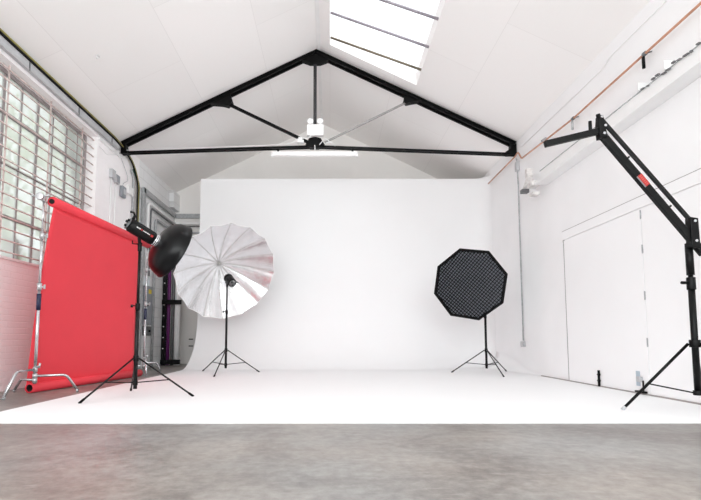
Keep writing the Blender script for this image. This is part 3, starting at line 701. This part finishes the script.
# ================================================================== LIGHT STANDS
def light_stand(x, y, top, feet, label, hc=0.45, hb=0.17, k=1.0, name='light_stand', z1=1.05, z2=1.9):
    t = thing(name, label, 'light stand', (x, y, 0))
    m = M['blacksheen']
    MB().cyl((x, y, 0.10), (x, y, z1), 0.021*k, 16).build('lower_tube', m, t)
    MB().cyl((x, y, z1), (x, y, min(top, z2)), 0.0145*k, 16).build('middle_tube', m, t)
    if top > z2: MB().cyl((x, y, z2), (x, y, top), 0.011*k, 16).build('upper_tube', m, t)
    for z in [zz for zz in (z1, z2) if zz < top]:
        mb = MB(); mb.cyl((x, y, z-0.04), (x, y, z+0.03), 0.026*k, 14); c = mb.build('collar', M['blackplastic'], t, bevel=0.003)
        kb = MB(); kb.cyl((x, y, z), (x-0.055*k, y-0.02, z+0.004), 0.006*k, 8); kb.cyl((x-0.045*k, y-0.017, z), (x-0.068*k, y-0.025, z), 0.017*k, 10); kb.build('knob', M['blackplastic'], c)
    mb = MB(); mb.cyl((x, y, hc-0.035), (x, y, hc+0.03), 0.028*k, 14); mb.build('leg_collar', M['blackplastic'], t, bevel=0.003)
    MB().cyl((x, y, hb-0.03), (x, y, hb+0.02), 0.026*k, 14).build('brace_collar', M['blackplastic'], t, bevel=0.003)
    P = Vector((x, y, 0))
    for fx, fy in feet:
        f = Vector((fx, fy, 0.012)); d = Vector((fx-x, fy-y, 0)).normalized()
        a = P + d*0.03 + Vector((0,0,hc))
        lg = MB(); lg.tube([a, f], 0.0095*k, 10); lg = lg.build('leg', m, t)
        fc = f - (f-a).normalized()*0.06
        MB().tube([fc, f + (f-a).normalized()*0.004], 0.013*k, 10).build('rubber_foot', M['blackplastic'], lg)
        mid = a.lerp(f, 0.56)
        MB().bar(P + d*0.025 + Vector((0,0,hb)), mid, 0.014*k, 0.012*k).build('brace', m, t)
    return t
def feet_round(x, y, r, a0): return [(x+r*math.cos(a0+i*2*PI/3), y+r*math.sin(a0+i*2*PI/3)) for i in range(3)]

light_stand(-2.115, 5.05, 1.62, [(-2.461, 4.578), (-1.503, 5.127), (-2.42, 5.66)], 'black tripod light stand in front of the red backdrop carrying the beauty dish', hc=0.43, z1=1.0)
light_stand(-1.905, 8.47, 1.62, [(-2.472, 9.062-0.05), (-1.923, 7.70), (-1.336, 8.775)], 'black tripod light stand on the white floor under the silver umbrella', hc=0.43, z1=1.13)
light_stand(2.84, 8.41, 1.40, [(2.262, 8.65), (2.864, 7.65), (3.395, 8.93)], 'black tripod light stand under the octagonal softbox near the right wall', hc=0.43)

# ------------------------------------------------------------------ monolight heads
def head(c, d, L, r, label, pole_top, marks=True, lever=None, dish_len=0.0):
    """monolight: c centre of body, d pointing at the lamp end"""
    c, d = Vector(c), Vector(d).normalized()
    t = thing('flash_head', label, 'studio flash', pole_top)
    u = Vector((0,0,1)); side = d.cross(u).normalized(); up = side.cross(d).normalized()
    mb = MB(); mb.lathe(c - d*L/2, d, [(-0.012, r*0.55), (0, r*0.85), (0.015, r), (L-0.03, r), (L, r*0.93), (L, 0.001)], 28, cap0=True)
    body = mb.build('body', M['blackplastic'], t)
    mb = MB()
    for s in (-1, 1):
        mb.obox(c + side*s*r*0.7 + up*r*0.68, d, side, up, L*0.42, 0.006, 0.006)
    mb.build('body_rail', M['blacksheen'], t)
    # rear panel with dials
    rp = MB(); rp.lathe(c - d*(L/2+0.012), -d, [(0.0, r*0.86), (0.008, r*0.84), (0.010, 0.001)], 28, cap0=True); rp = rp.build('rear_panel', M['galvdark'], t)
    for k, (i, j) in enumerate(((-0.4, 0.35), (0.4, 0.35), (0.0, -0.4))):
        MB().cyl(c - d*(L/2+0.02) + side*i*r + up*j*r, c - d*(L/2+0.042) + side*i*r + up*j*r, r*0.17, 12).build('dial', M['blackplastic'], rp)
    # yoke to the stand
    pt = Vector(pole_top); b0 = c - up*r*0.8
    mb = MB(); mb.cyl(pt - Vector((0,0,0.05)), pt + Vector((0,0,0.03)), 0.022, 14); mb.bar(pt + Vector((0,0,0.02)), b0, 0.03, 0.03, up=side)
    mb.build('tilt_bracket', M['blackplastic'], t, bevel=0.004)
    mb = MB(); mb.cyl(pt + Vector((0,0,0.03)) - side*0.04, pt + Vector((0,0,0.03)) + side*0.04, 0.013, 10)
    lv = pt + Vector((0,0,0.03)) + (Vector(lever) if lever else Vector((-0.07, -0.03, 0.0)))
    mb.tube([pt + Vector((0,0,0.03)), lv, lv + Vector((0,0,0.035))], 0.008, 8); mb.build('tilt_lever', M['blackplastic'], t)
    return t, c, d, side, up
# beauty dish head
hd, c, d, side, up = head((-2.10, 5.05, 1.83), (0.70, 0.66, -0.44), 0.30, 0.077, 'black monolight flash head on the front left stand, mounted on the beauty dish', (-2.115, 5.05, 1.66))
cs = c + d*0.16; DS = 1.03
# small dashes of white lettering with a red mark along the side facing the camera
tow = (Vector((0, 0, 0.65)) - c); tow = (tow - d*tow.dot(d)).normalized()
tow = (tow + up*0.25); tow = (tow - d*tow.dot(d)).normalized()
acr = d.cross(tow).normalized()
def glyph(mb, s0, w, hgt, zo=0.0):
    mb.obox(c + d*s0 + tow*0.0775 + acr*zo, d, acr, tow, w/2, hgt/2, 0.002)
mb = MB()
for s0, w in ((-0.085,0.004),(-0.075,0.010),(-0.060,0.006),(-0.048,0.010)): glyph(mb, s0, w, 0.013)
for s0, w in ((-0.005,0.009),(0.008,0.006),(0.020,0.010),(0.032,0.005),(0.044,0.009),(0.056,0.007),(0.068,0.008)): glyph(mb, s0, w, 0.010)
mb.build('side_lettering', M['white'], hd)
mb = MB(); glyph(mb, -0.027, 0.016, 0.017); glyph(mb, 0.098, 0.026, 0.024); mb.build('red_badge', M['redlabel'], hd)
# cable plug at top rear
mb = MB(); q = c - d*0.14 + up*0.07; mb.cyl(q, q + up*0.05, 0.016, 10); mb.tube([q + up*0.05, q + up*0.075 - d*0.03, q + up*0.06 - d*0.06], 0.012, 8); mb.build('rear_handle', M['blackplastic'], hd)
# dish
bdsh = thing('beauty_dish', 'large black beauty dish reflector, its convex back to the camera, aimed right', 'beauty dish', tuple(cs))
MB().lathe(c, d, [(0.150, 0.055), (0.150, 0.074), (0.168, 0.078), (0.170, 0.070), (0.172, 0.078), (0.182, 0.078), (0.188, 0.070), (0.194, 0.076), (0.20, 0.07)], 32, cap0=True).build('mount_ring', M['chrome'], bdsh)
prof = [(0.195, 0.068), (0.205, 0.100), (0.213, 0.145), (0.226, 0.195), (0.248, 0.242), (0.280, 0.280), (0.32, 0.307), (0.37, 0.323), (0.405, 0.329), (0.41, 0.335), (0.422, 0.335), (0.42, 0.325)]
inner = [(t+0.0, r-0.006) for t, r in reversed(prof[:-3])]
prof = [(t, r*DS) for t, r in prof]; inner = [(t, r*DS) for t, r in inner]
MB().lathe(c, d, prof, 56).build('bowl', M['dish'], bdsh)
MB().lathe(c + d*0.004, d, [(a, b) for a, b in inner], 56).build('inner_surface', M['white'], bdsh)
MB().lathe(c, d, [(0.30, 0.001), (0.30, 0.10), (0.306, 0.10), (0.31, 0.001)], 32).build('deflector', M['alu'], bdsh)
for k in range(3):
    a = k*2*PI/3; w = side*math.cos(a)+up*math.sin(a)
    MB().tube([c + d*0.21 + w*0.07, c + d*0.302 + w*0.085], 0.004, 6).build('deflector_post', M['alu'], bdsh)

# ------------------------------------------------------------------ silver umbrella
HUB = Vector((-2.185, 8.97, 2.115)); n = Vector((0.48, -0.745, -0.48)).normalized()
um = thing('silver_umbrella', 'large open umbrella with silver crinkled lining facing the camera', 'studio umbrella', tuple(HUB))
uu = Vector((0,0,1)) - n*n.z; uu.normalize(); vv = n.cross(uu)
R, DP, NR = 0.972, 0.50, 16
def upt(phi, s):
    """s 0..1 along rib; gores are flat between ribs, the rim is a little scalloped"""
    seg = 2*PI/NR; fr = (phi % seg)/seg
    chord = math.cos(seg/2)/math.cos((fr-0.5)*seg)
    r = R*s*(1-(1-chord)*1.0 - 0.018*s*math.sin(PI*fr))
    dep = DP*(s**1.75)
    sag = 0.020*s*math.sin(PI*fr)
    return HUB + (uu*math.cos(phi)+vv*math.sin(phi))*r + n*(dep+sag)
PH0 = 0.1
rows = []
for j in range(15):
    s = 0.015 + 0.985*j/14
    rows.append([upt(2*PI*i/(NR*6) , s) for i in range(NR*6)])
rot = Matrix.Rotation(PH0, 3, n)
rows = [[HUB + rot @ (p-HUB) for p in r] for r in rows]
MB().grid(rows, closed=True).build('silver_lining', M['silver'], um)
mb = MB(); mb.grid([[p - n*0.006 for p in r] for r in rows], closed=True); mb.build('outer_cover', M['umbback'], um)
mb = MB(); rim = rows[-1]+[rows[-1][0]]; mb.tube(rim, 0.005, 6, cap=False); mb.build('rim_hem', M['trimwhite'], um)
for k in range(NR):
    phi = 2*PI*k/NR
    pts = [HUB + rot @ (upt(phi+1e-4, s)-HUB) + n*0.012 for s in (0.03, 0.2, 0.4, 0.6, 0.8, 0.985)]
    rb = MB().tube(pts, 0.0032, 6).build('rib', M['rib'], um)
    MB().ball(pts[3], 0.011).build('rib_joint', M['rib'], rb)
    MB().ball(pts[-1], 0.010).build('rib_tip', M['rib'], rb)
MB().lathe(HUB, n, [(-0.05, 0.006), (-0.045, 0.012), (0.0, 0.014), (0.0, 0.03), (0.03, 0.03), (0.04, 0.014)], 16, cap0=True, cap1=True).build('hub', M['rib'], um)
MB().cyl(HUB, HUB + n*0.98, 0.006, 10).build('shaft', M['alu'], um)
hc_ = HUB + n*0.78 - uu*0.055 
uh, c2, d2, side2, up2 = head(tuple(hc_ ), tuple(-n), 0.20, 0.074, 'small black flash head firing into the silver umbrella', (-1.905, 8.47, 1.64), lever=(0.06, -0.03, 0.02))
MB().lathe(c2, d2, [(0.10, 0.066), (0.10, 0.08), (0.15, 0.088), (0.15, 0.083), (0.105, 0.06)], 28).build('umbrella_reflector', M['blacksheen'], uh)
MB().lathe(c2, d2, [(-0.10, 0.071), (-0.10, 0.078), (-0.07, 0.078), (-0.07, 0.071)], 28).build('rear_band', M['blackplastic'], uh)
MB().tube([c2 - up2*0.0 - side2*(-0.07), c2 - side2*(-0.12) - d2*0.03, c2 - side2*(-0.125) - d2*0.07], 0.008, 8).build('side_lever', M['blackplastic'], uh)

# ------------------------------------------------------------------ octagonal softbox
ON = Vector((-0.50, -0.86, -0.10)).normalized()
OC = Vector((2.42, 7.95, 1.585))
ou = Vector((0,0,1)) - ON*ON.z; ou.normalize(); ov = ou.cross(ON).normalized()   # ov points right seen from the front
ox = thing('octagonal_softbox', 'black octagonal softbox with a honeycomb grid, turned towards the camera', 'softbox', tuple(OC))
OR, A0 = 0.645, math.radians(33)
def oct_pt(k, r, h): a = A0 + k*PI/4; return OC + (ov*math.sin(a)+ou*math.cos(a))*r + ON*h
mb = MB()
prof = [(0.0, OR), (-0.015, OR+0.004), (-0.07, OR), (-0.20, 0.46), (-0.32, 0.27), (-0.40, 0.10)]
mb.grid([[oct_pt(k, r, h) for k in range(8)] for h, r in prof], closed=True)
sh = mb.build('shell', M['fabric'], ox)
for p in sh.data.polygons: p.use_smooth = False
mb = MB()
mb.grid([[oct_pt(k, r, h) for k in range(8)] for h, r in ((-0.012, OR-0.045), (0.004, OR-0.04), (0.004, OR+0.002), (-0.02, OR+0.006))], closed=True)
rm = mb.build('rim_band', M['fabric'], ox)
for p in rm.data.polygons: p.use_smooth = False
mb = MB(); mb.bm.faces.new([mb.bm.verts.new(oct_pt(k, OR-0.04, -0.058)) for k in range(8)]); mb.build('front_diffuser', M['diffuser'], ox)
# egg-crate strips clipped to the octagon
def clip_line(ang, off, r):
    """chord of the octagon (in-plane), line direction ang, offset off"""
    dx, dy = math.cos(ang), math.sin(ang); nx, ny = -dy, dx
    t0, t1 = -9, 9; ap = r*math.cos(PI/8)
    for k in range(8):
        a = A0 + (k+0.5)*PI/4; ex, ey = math.sin(a), math.cos(a)
        den = ex*dx + ey*dy; num = ap - (ex*nx + ey*ny)*off
        if abs(den) < 1e-9:
            if num < 0: return None
            continue
        t = num/den
        if den > 0: t1 = min(t1, t)
        else: t0 = max(t0, t)
    if t1 - t0 < 0.02: return None
    f = lambda t: OC + ov*(dx*t + nx*off) + ou*(dy*t + ny*off)
    return f(t0), f(t1)
mb = MB(); cell = 0.046
for ang in (math.radians(-42), math.radians(48)):
    for i in range(-15, 16):
        cl = clip_line(ang, i*cell, OR-0.035)
        if cl: mb.bar(cl[0] - ON*0.026, cl[1] - ON*0.026, 0.007, 0.05, up=ON)
mb.build('honeycomb_grid', M['grid'], ox)
MB().lathe(OC, -ON, [(0.38, 0.10), (0.40, 0.115), (0.43, 0.115), (0.43, 0.07)], 28).build('speed_ring', M['blacksheen'], ox)
for k in range(8):
    MB().tube([oct_pt(k, OR-0.004, -0.07), oct_pt(k, 0.46, -0.195), oct_pt(k, 0.27, -0.315), oct_pt(k, 0.10, -0.395)], 0.005, 6).build('rod', M['blacksheen'], ox)
hc3 = OC - ON*0.57
head(tuple(hc3), tuple(ON), 0.26, 0.068, 'black flash head hidden behind the octagonal softbox', (2.84, 8.41, 1.43))

# ================================================================== BOOM STAND (right)
BX, BY = 3.16, 4.0
bs = thing('boom_stand', 'heavy black boom stand with a jointed arm cut by the right picture edge', 'boom stand', (BX, BY, 0))
MB().cyl((BX, BY, 0.16), (BX, BY, 1.16), 0.026, 18).build('lower_tube', M['blackplastic'], bs)
MB().cyl((BX, BY, 1.16), (BX, BY, 1.34), 0.019, 18).build('middle_tube', M['blackplastic'], bs)
MB().cyl((BX, BY, 1.20), (BX, BY, 1.48), 0.03, 18).build('head_sleeve', M['blackplastic'], bs)
mb = MB(); mb.cyl((BX, BY, 1.07), (BX, BY, 1.18), 0.034, 18); co = mb.build('collar', M['blackplastic'], bs, bevel=0.004)
mb = MB(); mb.cyl((BX, BY, 1.13), (BX-0.085, BY-0.02, 1.13), 0.009, 10); mb.cyl((BX-0.06, BY-0.014, 1.13), (BX-0.10, BY-0.024, 1.13), 0.014, 10); mb.build('knob', M['blackplastic'], co)
MB().cyl((BX, BY, 0.57), (BX, BY, 0.635), 0.042, 18).build('leg_collar', M['blackplastic'], bs, bevel=0.004)
MB().cyl((BX, BY, 0.16), (BX, BY, 0.20), 0.036, 18).build('brace_collar', M['blackplastic'], bs, bevel=0.003)
P = Vector((BX, BY, 0))
for fx, fy in ((2.61, 4.17), (3.33, 3.44), (3.52, 4.39)):
    f = Vector((fx, fy, 0.014)); dd = Vector((fx-BX, fy-BY, 0)).normalized(); a = P + dd*0.05 + Vector((0,0,0.60))
    lg = MB().tube([a, f], 0.0125, 12).build('leg', M['blackplastic'], bs)
    MB().tube([f-(f-a).normalized()*0.035, f+(f-a).normalized()*0.004], 0.0145, 12).build('rubber_foot', M['greyplastic'], lg)
    MB().bar(P + dd*0.03 + Vector((0,0,0.18)), a.lerp(f, 0.60), 0.018, 0.012).build('brace', M['blackplastic'], bs)
# boom: main arm, parallel rod, end arm, head brackets
AY = BY - 0.04
J1 = Vector((3.168, AY, 1.489)); J2 = Vector((2.418, AY, 2.45)); md = (J1-J2).normalized()
MB().bar(J1 + md*0.14, J2 - md*0.02, 0.045, 0.062, up=(1,0,1)).build('main_arm', M['blackplastic'], bs, bevel=0.006)
R1 = Vector((3.166, AY, 1.663)); R2 = Vector((2.408, AY, 2.607))
MB().bar(R1, R2, 0.026, 0.030, up=(1,0,1)).build('parallel_rod', M['blacksheen'], bs, bevel=0.003)
mb = MB(); mb.prism([(3.13, AY-0.035, 1.44), (3.205, AY-0.035, 1.42), (3.20, AY-0.035, 1.69), (3.135, AY-0.035, 1.70)], (0, 0.07, 0)); mb.build('pivot_bracket', M['blackplastic'], bs, bevel=0.004)
mb = MB(); mb.prism([(2.385, AY-0.035, 2.41), (2.45, AY-0.035, 2.42), (2.435, AY-0.035, 2.53), (2.42, AY-0.035, 2.62), (2.388, AY-0.035, 2.62), (2.378, AY-0.035, 2.51)], (0, 0.07, 0)); mb.build('end_bracket', M['blackplastic'], bs, bevel=0.004)
E0 = Vector((2.41, AY, 2.488)); E1 = Vector((1.907, AY, 2.365))
MB().bar(E0, E1, 0.045, 0.055, up=(0,0,1)).build('end_arm', M['blackplastic'], bs, bevel=0.006)
MB().cyl((2.318, AY, 2.46), (2.318, AY, 2.575), 0.015, 12).build('spigot', M['blackplastic'], bs)
MB().cyl((2.395, AY, 2.615), (2.392, AY, 2.64), 0.018, 10).build('knob', M['blackplastic'], bs)
for p in ((2.418, 2.45), (3.168, 1.489), (3.166, 1.663), (2.404, 2.60), (2.43, 2.52)):
    MB().cyl((p[0], AY-0.045, p[1]), (p[0], AY-0.034, p[1]), 0.012, 12).build('pivot_bolt', M['chrome'], bs)
for s_ in (0.30, 0.86):
    q = J2 + md*s_ + Vector((0.022, 0, 0.017)); MB().cyl(q, q + Vector((0.026, 0, 0.02)), 0.009, 8).build('stop_pin', M['blackplastic'], bs)
q = J2 + md*0.535; nn = Vector((md.z, 0, -md.x)); nn = -nn if nn.z < 0 else nn
lab = MB().obox(q + Vector((0,-0.024,0)) + nn*0.006, md, nn, (0,1,0), 0.058, 0.022, 0.002).build('red_label', M['redlabel'], bs)
MB().obox(q + Vector((0,-0.024,0)) - nn*0.022, md, nn, (0,1,0), 0.058, 0.005, 0.002).build('grey_label_edge', M['greylabel'], bs)
mb = MB()
for k in range(6): mb.obox(q + Vector((0,-0.0265,0)) + md*(-0.044+0.0175*k) + nn*0.006, md, nn, (0,1,0), 0.0045, 0.012, 0.0006)
mb.build('label_lettering', mat('faded_red_print', rgb(196, 84, 78), 0.5, var=0.05), lab)

# ================================================================== TREES OUTSIDE THE WINDOW
def tree(x, y, h, spread, label, seed):
    random.seed(seed)
    t = thing('tree', label, 'tree', (x, y, -0.2), 'trees outside the side window')
    mb = MB(); mb.tube([(x, y, -0.21), (x+0.1, y, h*0.3), (x-0.05, y+0.1, h*0.6), (x, y, h*0.85)], 0.1, 10, radii=[0.2, 0.14, 0.1, 0.04]); mb.build('trunk', M['bark'], t)
    bm = MB()
    for b in range(26):
        a = random.uniform(0, 2*PI); rr = spread*math.sqrt(random.random()); z = random.uniform(0.22, 1.0)*h
        cc = Vector((x+rr*math.cos(a), y+rr*math.sin(a), z)); sz = random.uniform(0.35, 0.7)
        bm.bar((x, y, z*0.75), cc, 0.02, 0.02)
        for i in range(75):
            v = Vector((random.gauss(0, 1), random.gauss(0, 1), random.gauss(0, 0.7)))*sz*0.55
            p = cc + v; e1 = Vector((random.gauss(0,1), random.gauss(0,1), random.gauss(0,1))).normalized()*random.uniform(0.05, 0.11); e2 = e1.orthogonal().normalized()*e1.length*0.55
            vs = [bm.bm.verts.new(q) for q in (p-e1, p+e2, p+e1, p-e2)]; bm.bm.faces.new(vs)
    bm.build('foliage', M['leaf'], t)
tree(-8.6, 10.6, 6.6, 1.5, 'pale green leafy tree seen through the left window panes', 1)
tree(-11.2, 15.6, 8.6, 1.7, 'leafy tree farther back outside the side window', 2)
tree(-7.2, 14.2, 7.0, 1.2, 'slim leafy tree seen at the right side of the window', 5)

hk = MB(); hk.tube([(-3.378, 6.36, 4.73), (-3.378, 6.36, 4.69), (-3.35, 6.34, 4.68)], 0.010, 8); hk.box(-3.41, -3.34, 6.33, 6.39, 4.722, 4.728)
tag(hk.build('ceiling_hook', M['trimwhite']), 'small white painted hook on the left slope of the ceiling', 'hook')
